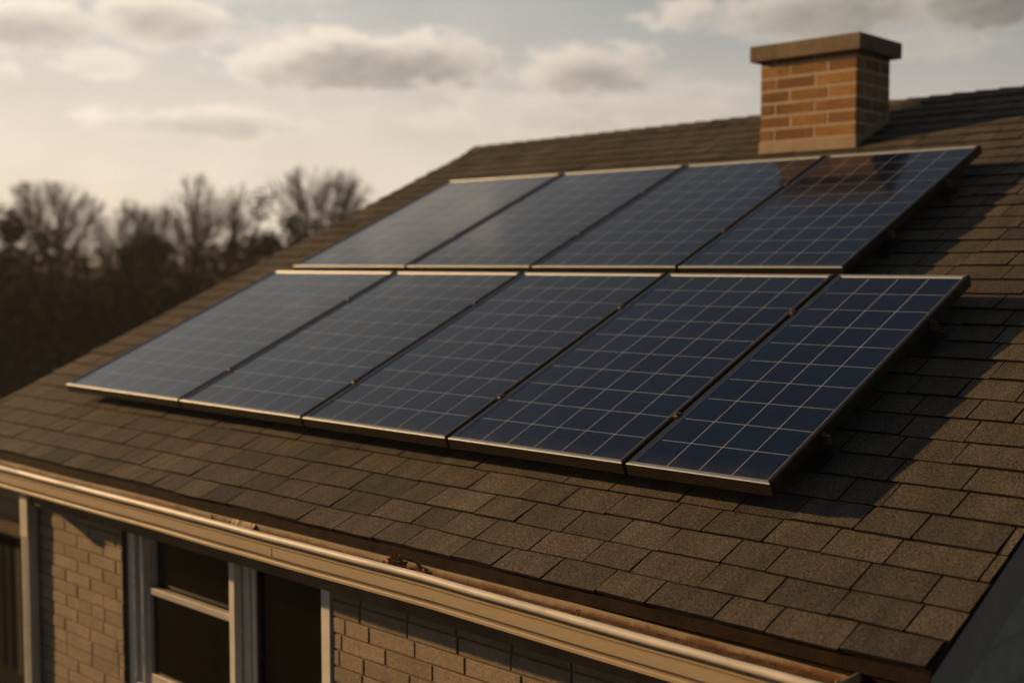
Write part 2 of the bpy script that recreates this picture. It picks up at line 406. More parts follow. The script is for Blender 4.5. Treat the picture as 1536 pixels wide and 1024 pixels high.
# deck under the shingles
A = [(UL+.004, VE+.006), (UR-.004, VE+.006), (UR-.004, vr(UR)), (UL+.004, vr(UL))]
top = [mb.vert(uvn(a, b, HR-.001)) for a, b in A]; lo = [mb.vert(uvn(a, b, HR-.022)) for a, b in A]
mb.face(top, 1); mb.face(lo[::-1], 1)
for i in range(4): mb.face((top[i], lo[i], lo[(i+1) % 4], top[(i+1) % 4]), 1)
roof = mb.build('roof', ['shingle', 'asphalt_edge'], house, recalc=False)
keep_roof = PINV.setdefault
PINV[roof.name] = Matrix()
bv = [i*.14 for i in range(0, 34)]
mbk = courses(lambda u, v, h: back(u, 4.6-v, h-HR), bv, UL, UR, lambda u: 4.6, 9, False)
A = [(UL, 0), (UR, 0), (UR, 4.6), (UL, 4.6)]
top = [mbk.vert(back(a, b, -.001)) for a, b in A]; lo = [mbk.vert(back(a, b, -.022)) for a, b in A]
mbk.face(top, 1); mbk.face(lo[::-1], 1)
for i in range(4): mbk.face((top[i], lo[i], lo[(i+1) % 4], top[(i+1) % 4]), 1)
mbk.build('back_roof_slope', ['shingle', 'asphalt_edge'], house, recalc=False)
# ridge cap shingles
mb = MB(); u = UL-.004; rr = random.Random(2)
while u < UR:
    w = .145; a, b = u, min(u+w+.03, UR+.004); u += w; tv = min(1, max(0, rr.gauss(.45, .22)))
    ra = Vector(uvn(a, vr(a), HR)); rb = Vector(uvn(b, vr(b), HR)); W = .135+rr.uniform(-.006, .006)
    def sec(p, lift):
        return [Vector((p.x, p.y-W*CT, p.z-W*ST+lift+.006)), Vector((p.x, p.y-.02, p.z-.006+lift+.012)), Vector((p.x, p.y+.02, p.z-.006+lift+.012)), Vector((p.x, p.y+W*CT, p.z-W*ST+lift+.006))]
    s0 = [mb.vert(q) for q in sec(ra, .012)]; s1 = [mb.vert(q) for q in sec(rb, .002)]
    d0 = [mb.vert(q) for q in sec(ra, -.004)]; d1 = [mb.vert(q) for q in sec(rb, -.006)]
    for i in range(3):
        mb.face((s0[i], s0[i+1], s1[i+1], s1[i]), 0, tv); mb.face((d0[i], d0[i+1], s0[i+1], s0[i]), 1); mb.face((d1[i], s1[i], s1[i+1], d1[i+1]), 1)
    mb.face((d0[0], s0[0], s1[0], d1[0]), 1); mb.face((d0[3], d1[3], s1[3], s0[3]), 1)
mb.build('ridge_cap', ['shingle', 'asphalt_edge'], roof, recalc=False)

# walls
YW, WX0, WX1, WZ1 = -.20, -.06, 5.10, -.64
def bricks(mb, place, a0, a1, z0, z1, ch, bl, mo, depth, seed, holes=(), jit=.0016, off0=0, cut=.35, chamf=.0022):
    rr = random.Random(seed); z = z1; ci = 0
    while z > z0+.004:
        zb = max(z-ch+mo, z0); x = a0-(bl*.5 if (ci+off0) % 2 else 0)-rr.uniform(0, .02)*0
        while x < a1:
            w = bl*rr.uniform(.97, 1.03)
            if rr.random() < cut*.25: w *= .55
            p, q = max(x, a0), min(x+w-mo, a1); x += w
            segs = [(p, q)]
            for (h0, h1, hz0, hz1) in holes:
                if hz0 < z and hz1 > zb:
                    ns = []
                    for (s0, s1) in segs:
                        if s1 <= h0 or s0 >= h1: ns.append((s0, s1))
                        else:
                            if s0 < h0: ns.append((s0, h0))
                            if s1 > h1: ns.append((h1, s1))
                    segs = ns
            for (s0, s1) in segs:
                if s1-s0 < .012: continue
                j = rr.uniform(-jit, jit); tv = rr.random(); c = chamf
                tl = rr.uniform(-.001, .001)
                F = [(s0+c, zb+c), (s1-c, zb+c+tl), (s1-c, z-c+tl), (s0+c, z-c)]
                B = [(s0, zb), (s1, zb), (s1, z), (s0, z)]
                fv = [mb.vert(place(x_, j, z_)) for x_, z_ in F]; ev = [mb.vert(place(x_, j+c, z_)) for x_, z_ in B]; kv = [mb.vert(place(x_, depth, z_)) for x_, z_ in B]
                mb.face(fv, 0, tv)
                for i in range(4):
                    n_ = (i+1) % 4
                    mb.face((ev[i], ev[n_], fv[n_], fv[i]), 0, tv); mb.face((kv[i], kv[n_], ev[n_], ev[i]), 0, tv)
        z -= ch; ci += 1
WIN = (.965, 2.668, -1.48, -.66)                     # opening x0 x1 z0 z1
mb = MB()
bricks(mb, lambda x, d, z: (x, YW+d, z), WX0, WX1, GZ, WZ1+.012, .0685, .277, .0085, .012, 11, holes=[(WIN[0], WIN[1], WIN[2], WIN[3]+.05)])
# mortar face set 6 mm behind the bricks, around the opening
ym, yb = YW+.0045, YW+.16
x0, x1, z0, z1 = WIN
for (a, b, c, d) in ((WX0, x0, GZ, -.5), (x1, WX1, GZ, -.5), (x0, x1, GZ, z0), (x0, x1, z1, -.5)): mb.box(a, b, ym, yb, c, d, 1)
wall = mb.build('front_wall', ['wall_brick', 'mortar'], house, recalc=False)
# remaining walls
ridge = Vector(uvn(2.3, vr(2.3), HR-.03)); YB = 2*ridge.y-YW
mb = MB()
for xx, xe in ((WX0, WX0+.15), (WX1-.15, WX1)):
    yy0 = YW+.161
    P = [(yy0, GZ), (YB, GZ), (YB, -.30), (ridge.y, ridge.z-.15), (yy0, -.30)]
    mb.extrude([(y, z) for y, z in P], xx, xe)
mb.box(WX0+.151, WX1-.151, YB-.15, YB, GZ, -.32)
mb.build('side_wall', 'mortar', house)
mb = MB(); mb.box(WX0+.2, WX1-.2, YW+.55, YW+.56, GZ, -.5); mb.build('inner_wall', 'interior', house)
# clapboards on the near gable
mb = MB(); z = -2.9
def gy(zz): return max(YW-.0, (zz+.02)/math.tan(TH)-.35)
while z < 1.4:
    y0 = YW if z < -.45 else max(YW, (z+.33)/math.tan(TH)-.26+.0); y1 = 2*ridge.y-y0
    if y1-y0 < .1: break
    a = [(WX1+.004, z-.152), (WX1+.040, z-.146), (WX1+.008, z+.005), (WX1+.004, z+.005)]
    v0 = [mb.vert((x_, y0, z_)) for x_, z_ in a]; v1 = [mb.vert((x_, y1, z_)) for x_, z_ in a]
    for i in range(4): mb.face((v0[i], v1[i], v1[(i+1) % 4], v0[(i+1) % 4]))
    mb.face(v0); mb.face(v1); z += .150
mb.build('gable_siding', 'siding', house)
mb = MB(); mb.box(WX1+.003, WX1+.034, YW-.03, YW+.07, GZ, -.34, 0, .5, .002); mb.build('corner_board', 'rake', house)
# rake boards and their soffits
for (xa, xb, sgn) in ((UR-.045, UR-.022, 1), (UL+.022, UL+.045, -1)):
    mb = MB()
    for pl, v_lo, v_hi in ((lambda u, v, h: uvn(u, v, h), VE+.02, None), (lambda u, v, h: back(u, 4.58-v, h-HR), 0, 4.58)):
        vh = vr(xa)-.001 if v_hi is None else v_hi
        P = []
        for x_ in (xa, xb):
            for (v_, h_) in ((v_lo, HR-.024), (vh, HR-.024), (vh-.0, HR-.20), (v_lo+.03, HR-.20)):
                P.append(mb.vert(pl(x_, v_, h_)))
        mb.face(P[:4]); mb.face(P[4:])
        for i in range(4): mb.face((P[i], P[(i+1) % 4], P[4+(i+1) % 4], P[4+i]))
    mb.build('rake_board', 'rake', house)
# fascia, soffit, frieze
YF = -.405
mb = MB(); mb.extrude([(YF, -.337), (YF, -.505), (YF+.02, -.505), (YF+.02, -.329)], UL+.05, UR-.048, n=60,
                      fx=lambda x, y, z: (y+.002*noise.noise((x*1.7, 0, 3)), z))
fas = mb.build('fascia', 'brown_wood', house)
mb = MB(); mb.box(UL+.05, UR-.048, YF+.021, YW+.004, -.507, -.495); mb.build('soffit', 'brown_wood', house)
# lower drip strip under the first course: brown, a little wavy
mb = MB()
mb.extrude([(-.4145, -.3385), (-.4165, -.373), (-.409, -.3745), (-.407, -.336)], UL+.01, UR-.006, n=150,
           fx=lambda x, y, z: (y+.0015*noise.noise((x*2.1, 1, 0)), z+(.0045*noise.noise((x*1.6, z*3, 5)) if z < -.36 else 0)))
mb.build('drip_edge', 'brown_wood', house)
mb = MB(); mb.box(WX0-.004, WX1, YW-.045, YW-.001, -.645, -.506, 0, .5, .003); mb.build('frieze_board', 'lit_wood', house)

# gutter
GX0, GX1 = -.075, 5.125
def gw(x, y, z):                                     # gentle sag and dents
    d = -.018*max(0, min(1, (x-3.6)/1.5))+.003*noise.noise((x*.9, 2, 0)) + .0012*noise.noise((x*4, y*20, z*20))
    return (y+d*.6, z+d)
outer = [(-.492, -.4865), (-.5085, -.4867), (-.5130, -.4845), (-.5132, -.4745), (-.5105, -.4712), (-.4955, -.4695), (-.4945, -.4600), (-.5120, -.4575), (-.5160, -.4540),
         (-.5168, -.440), (-.5168, -.4190), (-.5062, -.4175), (-.5062, -.4140), (-.5138, -.4125), (-.5138, -.4085), (-.4990, -.4065), (-.4985, -.3945), (-.5190, -.3930), (-.5300, -.3900), (-.5352, -.3840),
         (-.5365, -.3765), (-.5335, -.3695), (-.5265, -.3655), (-.518, -.3665), (-.5145, -.372)]
inner = [(-.5115, -.385), (-.498, -.395), (-.496, -.44), (-.490, -.4825), (-.410, -.4825), (-.4078, -.372)]
prof = outer+inner+[(-.4065, -.372), (-.4065, -.4855)]
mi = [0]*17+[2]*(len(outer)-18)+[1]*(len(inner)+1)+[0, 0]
mb = MB(); mb.extrude(prof, GX0, GX1, mi, n=170, fx=gw)
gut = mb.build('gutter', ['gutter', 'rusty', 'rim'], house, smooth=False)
for p in gut.data.polygons: p.use_smooth = abs(p.normal.x) < .9
gut.data.set_sharp_from_angle(angle=R(38))
PINV[gut.name] = Matrix()
mb = MB(); endp = [(y-.001 if y < -.45 else y, z-.0006) for y, z in outer]+[(-.5065, -.374), (-.408, -.374), (-.4065, -.4868)]
mb.extrude(endp, GX1+.0005, GX1+.003); mb.build('end_cap', 'gutter', gut)
mb = MB(); mb.extrude(endp, GX0-.003, GX0-.0005); mb.build('end_cap', 'gutter', gut)
mb = MB()                                            # lapped joint in the gutter face
mb.extrude([(y-.0016, z) for y, z in outer[7:11]]+[(y-.0002, z) for y, z in outer[7:11][::-1]], 2.655, 2.70, n=3, fx=lambda x, y, z: gw(x, y, z))
mb.build('lap_joint', 'gutter', gut)
for gx in (.55, 1.75, 2.95, 3.95, 4.85):              # hidden hangers across the trough
    mb = MB(); mb.box(gx, gx+.02, -.510, -.409, -.4185, -.4165); mb.build('hanger', 'rail', gut)

# downspout
ds_x0, ds_x1 = -.035, .056
mb = MB()
rr_ = [(-.255, -.80), (-.205, -.80)]
mb.box(ds_x0, ds_x1, -.262, -.2045, GZ+.05, -.80, 0, .5, .007)
for j in range(3):                                   # shallow ribs
    xx = ds_x0+.018+j*.022; mb.box(xx, xx+.009, -.2645, -.2615, GZ+.08, -.82, 0, .5, .001)
ds = mb.build('downspout', 'downspout', house); PINV[ds.name] = Matrix()
mb = MB()
def slab(mb, a, b, x0, x1, th):                      # sloping elbow length from a to b in the YZ plane
    (ya, za), (yb, zb) = a, b
    P = [mb.vert((x, y, z)) for x in (x0, x1) for (y, z) in ((ya, za), (yb, zb), (yb+th, zb+.012), (ya+th, za+.012))]
    mb.face(P[:4]); mb.face(P[4:][::-1])
    for i in range(4): mb.face((P[i], P[(i+1) % 4], P[4+(i+1) % 4], P[4+i]))
slab(mb, (-.470, -.535), (-.266, -.585), ds_x0-.003, ds_x1+.003, .058)
mb.box(ds_x0-.003, ds_x1+.003, -.492, -.435, -.545, -.4865, 0, .5, .004)
mb.box(ds_x0-.003, ds_x1+.003, -.266, -.2025, -.835, -.57, 0, .5, .006)
mb.build('elbow', 'downspout', ds)
for zz in (-2.3,):
    mb = MB(); mb.box(ds_x0-.018, ds_x1+.018, -.2672, -.2020, zz, zz+.028, 0, .5, .001); mb.build('strap', 'downspout', ds)

# window: left sash unit and right dark screen unit in one opening
def winpart(name, mat, boxes, parent, ch=.003):
    mb = MB()
    for b in boxes: mb.box(*b, 0, .5, ch)
    return mb.build(name, mat, parent)
Y0 = YW+.028
win = winpart('window', 'trim', [(.968, 1.035, Y0, YW+.15, -1.475, -.64), (1.048, 1.085, Y0+.018, YW+.15, -1.435, -.64), (.969, 1.898, Y0+.002, YW+.15, -1.476, -1.435),
                                 (1.036, 1.90, Y0+.004, YW+.15, -.655, -.60)], house)
win['label'] = 'double hung window with grey white frame and dark panes'
PINV[win.name] = Matrix()
winpart('sash', 'sash', [(1.086, 1.125, YW+.062, YW+.10, -1.43, -.975), (1.855, 1.896, YW+.062, YW+.10, -1.43, -.975), (1.126, 1.854, YW+.063, YW+.101, -1.43, -1.378)], win)
winpart('sash', 'sash', [(1.086, 1.118, YW+.095, YW+.125, -.94, -.64), (1.862, 1.896, YW+.095, YW+.125, -.94, -.64), (1.117, 1.863, YW+.096, YW+.124, -.675, -.642)], win)
winpart('meeting_rail', 'sash', [(1.086, 1.896, YW+.066, YW+.105, -.974, -.941)], win)
mb = MB(); mb.box(1.12, 1.86, YW+.082, YW+.086, -1.39, -.965); mb.build('pane', 'glass', win)
mb = MB(); mb.box(1.11, 1.87, YW+.112, YW+.116, -.95, -.64); mb.build('pane', 'glass', win)
win2 = winpart('window', 'trim', [(1.900, 1.945, YW+.012, YW+.15, -1.476, -.64), (1.953, 2.00, YW+.05, YW+.15, -1.476, -.64), (2.006, 2.034, YW+.062, YW+.15, -1.476, -.64),
                                  (2.604, 2.664, YW-.008, YW+.15, -1.478, -.64), (2.035, 2.603, YW+.04, YW+.15, -1.476, -1.43)], house)
win2['label'] = 'tall plain window beside it, one dark undivided pane with a white right casing'
PINV[win2.name] = Matrix()
mb = MB(); mb.box(2.028, 2.61, YW+.088, YW+.091, -1.44, -.62); mb.build('pane', 'glass', win2)
winpart('screen_frame', 'interior', [(2.035, 2.052, YW+.07, YW+.085, -1.43, -.63)], win2)
mb = MB(); mb.box(WIN[0]-.05, WIN[1]+.05, YW-.035, YW+.05, -1.535, -1.482, 0, .5, .006); mb.build('window_sill', 'concrete', house)

# chimney
CX0, CX1, CY0, CY1 = 2.403, 3.055, 3.42, 3.845
ZB, ZT = 1.432, 1.932
mb = MB(); e = .0018
mb.box(CX0+e, CX1-e, CY0+e, CY1-e, .9, ZT+.01, 1)
fr = [(.10, .262, .272), (.205, .265, .19), (.102, .27, .262), (.21, .262, .19), (.10, .266, .268), (.215, .25, .19), (.095, .266, .27), (.215, .262, .18)]
chh = .0775; z = ZB+chh*7; rr = random.Random(4)
for ci in range(18):
    zb = z-chh+.013
    for face in range(4):
        Lf = (CX1-CX0) if face in (0, 2) else (CY1-CY0-.020)
        ws = list(fr[ci % 8]) if face in (0, 2) else ([.10, .21, .12] if ci % 2 else [.2, .22])
        s = Lf/(sum(ws)); x = 0
        for w in ws:
            w *= s; a, b = x+(.0065 if x > 0 else 0), x+w-(.0065 if x+w < Lf-.01 else 0); x += w
            j = rr.uniform(-.001, .001); tv = rr.random(); c = .002
            def pl(p, d, zz, face=face):
                if face == 0: return (CX0+p, CY0+d, zz)
                if face == 2: return (CX0+p, CY1-d, zz)
                if face == 1: return (CX1-d, CY0+.010+p, zz)
                return (CX0+d, CY0+.010+p, zz)
            fv = [mb.vert(pl(p, j, zz)) for p, zz in ((a+c, zb+c), (b-c, zb+c), (b-c, z-c), (a+c, z-c))]
            ev = [mb.vert(pl(p, .010, zz)) for p, zz in ((a, zb), (b, zb), (b, z), (a, z))]
            mb.face(fv, 0, tv)
            for i in range(4): mb.face((ev[i], ev[(i+1) % 4], fv[(i+1) % 4], fv[i]), 0, tv)
    z -= chh
chim = mb.build('chimney', ['chim_brick', 'chim_mortar'], house); chim['label'] = 'square orange brick chimney with a brown concrete cap beside the ridge'
PINV[chim.name] = Matrix()
mb = MB(); mb.box(CX0-.052, CX1+.052, CY0-.052, CY1+.052, ZT+.0, ZT+.098, 0, .5, .007)
mb.box(CX0+.18, CX1-.18, CY0+.12, CY1-.12, ZT+.097, ZT+.12, 0, .5, .005)
mb.build('chimney_cap', 'concrete', chim)
mb = MB(); e = .006
def rz(y): return (y*ST+HR)/CT if False else (y+HR*ST)/CT*ST+HR*CT
mb.box(CX0-e, CX1+e, CY0-e, CY0+.02, rz(CY0)-.05, ZB+.004, 0, .5, .0015)
P = [(CY0+.021, rz(CY0)-.1), (CY0+.021, ZB-.002), (CY0+.10, ZB-.002), (CY0+.10, ZB+.058), (CY0+.24, ZB+.058), (CY0+.24, ZB+.118), (CY0+.36, ZB+.118), (CY0+.36, ZB+.178), (CY1-.001, ZB+.178), (CY1-.001, rz(CY0)-.1)]
mb.extrude(P, CX1+.0005, CX1+.004); mb.extrude(P, CX0-.004, CX0-.0005)
mb.build('base_flashing', 'flashing', chim)

# ------------------------------------------------------------------ solar panels
GAP = .016
def panel(label, u, v, w, h, cols, rows=10, group=None):
    o = empty('solar_panel', label, 'solar panel', uvn(u, v, 0), (TH, 0, 0), group)
    # frame ring: (inset, height)
    pr = [(.0, -.046), (.0, -.0062), (.0008, -.0034), (.0026, -.0012), (.006, 0), (.017, 0), (.0190, -.0009), (.0215, -.0033), (.0240, -.0070)]
    pr2 = pr+[(.030, -.0125), (.004, -.0125), (.004, -.043), (.026, -.0435), (.026, -.046)]
    mb = MB(); rings = []
    for d, hh in pr2: rings.append([mb.vert(p) for p in ((d, d, hh), (w-d, d, hh), (w-d, h-d, hh), (d, h-d, hh))])
    for a, b in zip(rings, rings[1:]+rings[:1]):
        for i in range(4):
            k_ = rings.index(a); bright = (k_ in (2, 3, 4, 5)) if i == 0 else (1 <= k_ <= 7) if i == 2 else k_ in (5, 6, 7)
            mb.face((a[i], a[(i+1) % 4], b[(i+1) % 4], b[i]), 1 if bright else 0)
    mb.build('frame', ['frame', 'lip'], o)
    # cells: one sheet of glass with every cell and every line between a face of its own
    i0 = .0238; lw = .0025; mb = MB(); hh = -.0066
    def ticks(n, Ln):
        t = [i0, i0+.004]; s = (Ln-2*i0-.008+lw)/n
        for k_ in range(n): t += [i0+.004+k_*s+s-lw, i0+.004+(k_+1)*s]
        t[-1] = Ln-i0; return t
    tx, ty = ticks(cols, w), ticks(rows, h)
    vid = [[mb.vert((x_, y_, hh)) for x_ in tx] for y_ in ty]
    for j in range(len(ty)-1):
        for i in range(len(tx)-1):
            line = (i % 2 == 0 and 0 < i < len(tx)-2) or (j % 2 == 0 and 0 < j < len(ty)-2)
            if i in (0, len(tx)-2) or j in (0, len(ty)-2): line = False
            mb.face((vid[j][i], vid[j][i+1], vid[j+1][i+1], vid[j+1][i]), 1 if line else 0, rnd.random())
    mb.build('cell_sheet', ['cell', 'gridline'], o)
    mb = MB(); mb.poly([(i0-.01, i0-.01, -.0135), (i0-.01, h-i0+.01, -.0135), (w-i0+.01, h-i0+.01, -.0135), (w-i0+.01, i0-.01, -.0135)])
    mb.build('backsheet', 'backsheet', o, recalc=False)
    mb = MB(); mb.box(w/2-.05, w/2+.05, h-.22, h-.10, -.032, -.014, 0, .5, .003); mb.build('junction_box', 'interior', o)
    return o
wl = [1.191, 1.011, .938, .884, .585]; wu = [1.105, .998, .950, .880]
H1, RG, H2 = 1.5875, .0698, 1.5416
ll = ['lower row solar panel at the far left end, washed pale by sky glow', 'second solar panel from the left in the lower row, grey with faint grid lines',
      'middle solar panel of the five in the lower row', 'wide dark navy solar panel beside the narrow end one in the lower row',
      'narrow four column navy solar panel at the near right end of the lower row']
lu = ['upper row solar panel at the far left end, nearly blank grey sheen', 'second solar panel from the left in the upper row',
      'upper row solar panel just left of the one mirroring the chimney', 'upper right solar panel right below the chimney, carrying its brown reflection']
u = 0; edges_l = [0]
for i, w in enumerate(wl):
    panel(ll[i], u+GAP/2, 0, w-GAP, H1, 4 if i == 4 else 6, group='solar panels on the roof'); u += w; edges_l.append(u)
u = .09; edges_u = [u]
for i, w in enumerate(wu):
    panel(lu[i], u+GAP/2, H1+RG, w-GAP, H2, 6, group='solar panels on the roof'); u += w; edges_u.append(u)

def rail(label, u0, u1, v, edges):
    o = empty('mounting_rail', label, 'mounting rail', uvn(u0, v, HR), (TH, 0, 0), 'mounting rails under the panels')
    Ln = u1-u0; mb = MB()
    mb.extrude([(-.018, .045), (-.018, .080), (-.006, .080), (-.006, .074), (.006, .074), (.006, .080), (.018, .080), (.018, .045)], 0, Ln)
    mb.build('rail', 'rail', o)
    n = int(Ln/1.1)+1
    for i in range(n+1):
        x = .07+(Ln-.12)*i/n if i < n else Ln-.055
        f = MB(); f.box(x-.03, x+.03, -.075, .045, .0125, .018, 0, .5, .002); f.box(x-.02, x-.014, -.024, .024, .018, .06, 0, .5, .001)
        f.box(x-.02, x+.02, -.028, .024, .018, .024, 0, .5, .001)
        f.tube((x+.006, 0, .02), (x+.006, 0, .046), .011, .009, 8)
        f.build('foot', 'rail', o)
    for k_, e_ in enumerate(edges):
        x = e_-u0; end = k_ in (0, len(edges)-1)
        c = MB()
        if k_ == 0: continue
        if not end:
            c.box(x-.011, x+.011, -.015, .015, .1302, .1345, 0, .5, .001); c.box(x-.005, x+.005, -.018, .018, .081, .1302)
            c.tube((x, 0, .1345), (x, 0, .141), .008, .007, 6)
        else:
            c.box(x-.006, x+.022, -.018, .018, .1262, .130, 0, .5, .001) if False else None
            c.box(x-.006, x+.022, -.013, .013, .081, .087, 0, .5, .001); c.box(x-.0055, x+.0, -.013, .013, .087, .118, 0, .5, .0008)
            c.tube((x+.014, 0, .087), (x+.014, 0, .112), .009, .008, 6)
        c.build('clamp', 'clamp', o)
    return o
rail('lowest mounting rail, along the bottom of the lower panel row', .03, edges_l[-1]+.035, .34, edges_l)
rail('mounting rail along the top of the lower panel row', .03, edges_l[-1]+.05, 1.20, edges_l)
rail('mounting rail along the bottom of the upper panel row', .12, edges_u[-1]+.035, 2.10, edges_u)
rail('topmost mounting rail, below the chimney', .12, edges_u[-1]+.05, 2.74, edges_u)

# ------------------------------------------------------------------ debris in the gutter
mb = MB(); n = 420; prev = None; rr = random.Random(8)
for i in range(n+1):
    x = GX0+.02+(GX1-GX0-.04)*i/n
    zt = -.4045+.005*noise.noise((x*3, 0, 0))+.003*noise.noise((x*17, 0, 0))+.0012*noise.noise((x*70, 3, 0))
    row = [mb.vert((x, y, zt+a+.0016*noise.noise((x*60, y*90, 7)))) for y, a in ((-.4098, .001), (-.435, -.004), (-.465, -.002), (-.490, .008), (-.5060, .015))]
    if prev:
        for j in range(4): mb.face((prev[j], prev[j+1], row[j+1], row[j]), 0, rr.random())
    prev = row
s = mb.build('gutter_silt', 'silt', smooth=True); tag(s, 'rust brown silt and grit lying along the bottom of the cream gutter', 'silt', kind='stuff')
def clump(name, label, cx, cy, cz, lx, ly, lz, n, seed, size):
    rr = random.Random(seed); mb = MB()
    for i in range(n):
        r1 = rr.gauss(0, .42); r2 = rr.uniform(-1, 1); env = max(0, 1-abs(r1)**1.5)
        p = Vector((cx+r1*lx, cy+r2*ly, cz+rr.uniform(0, 1)*lz*env)); s_ = size*rr.uniform(.5, 1.3)
        q = Matrix.Rotation(rr.uniform(0, 6.28), 3, 'Z') @ Matrix.Rotation(rr.gauss(0, .8), 3, 'X') @ Matrix.Rotation(rr.gauss(0, .6), 3, 'Y')
        pts = [(-.5, 0, 0), (-.15, -.28, .1), (.3, -.2, .02), (.55, 0, -.06), (.3, .2, .04), (-.15, .26, .1)]
        mb.poly([p+q @ (Vector(a)*s_) for a in pts], 0, rr.random())
    o = mb.build(name, 'leaf_litter', recalc=False); o.location = (0, 0, 0); return tag(o, label, 'leaf litter', 'leaf clumps caught in the gutter')
clump('leaf_clump', 'taller peaked clump of rust brown dead leaves in the gutter', 3.36, -.462, -.412, .065, .03, .058, 300, 1, .020)
clump('leaf_clump', 'low flat clump of brown leaf bits right of the taller leaf clump', 3.505, -.468, -.408, .075, .026, .032, 240, 2, .015)
clump('leaf_clump', 'tiny dark leaf scrap stuck in the gutter left of the wrinkled flashing', 2.19, -.45, -.408, .014, .012, .034, 34, 3, .016)
clump('leaf_clump', 'speck of dark debris in the gutter near its right end', 4.20, -.452, -.405, .014, .014, .020, 26, 4, .014)
# wrinkled scrap of flashing
mb = MB(); rows = []
for i in range(25):
    x = 2.28+.16*i/24; rows.append([mb.vert((x, -.4095-.006*j-.010*abs(noise.noise((x*26, j*.8, 2))), -.382-.008*j+.007*noise.noise((x*30, j*.5, 1)))) for j in range(5)])
for a, b in zip(rows, rows[1:]):
    for j in range(4): mb.face((a[j], a[j+1], b[j+1], b[j]))
s = mb.build('flashing_scrap', 'rusty', smooth=True, recalc=False); tag(s, 'crumpled cream scrap of metal flashing tucked behind the gutter', 'metal scrap')

# ------------------------------------------------------------------ neighbouring shed at the far left
sh = keep(empty('garden_shed', 'dark garden shed with brown fascia behind the white downspout', 'shed', (-5.4, 3.8, GZ)))
mb = MB(); X0, X1, Ya, Yb = -8.2, -2.6, 1.885, 5.735
zt = -1.65
mb.box(X0, X1, Ya, Yb, GZ, zt, 0)
for i in range(29):
    xx = X0+.19*i; mb.box(xx, xx+.02, Ya-.012, Ya, GZ, zt-.01)
for i in range(20): yy = Ya+.19*i; mb.box(X1, X1+.012, yy, yy+.02, GZ, zt-.01)
mb.build('wall', 'shed_wall', sh)
mb = MB()
for i in range(10):
    t0, t1 = i/10, (i+1)/10
    y0, y1 = Ya-.35+t0*2.3, Ya-.35+t1*2.3; za, zb_ = zt+.06+t0*.38, zt+.06+t1*.38
    mb.extrude([(y0, za+.03), (y1+.02, zb_+.005), (y1+.02, zb_-.06), (y0, za-.03)], X0-.3, X1+.3, n=1)
mb.extrude([(Ya+1.95, zt+.44), (Ya+4.3, zt+.06), (Ya+4.3, zt), (Ya+1.95, zt+.38)], X0-.3, X1+.3)
mb.build('roof', 'shed_roof', sh)
mb = MB(); mb.box(X0-.3, X1+.3, Ya-.385, Ya-.352, zt-.09, zt+.02, 0, .5, .004); mb.build('fascia', 'shed_trim', sh)
mb = MB(); mb.box(X0+.1, X1+.02, Ya-.05, Ya-.014, zt-.29, zt-.23, 0, .5, .004); mb.build('ledger_board', 'shed_trim', sh)
mb = MB(); mb.box(X1-2.15, X1-2.06, Ya-.045, Ya-.013, GZ, zt-.30, 0, .5, .004); mb.build('door_post', 'shed_post', sh)

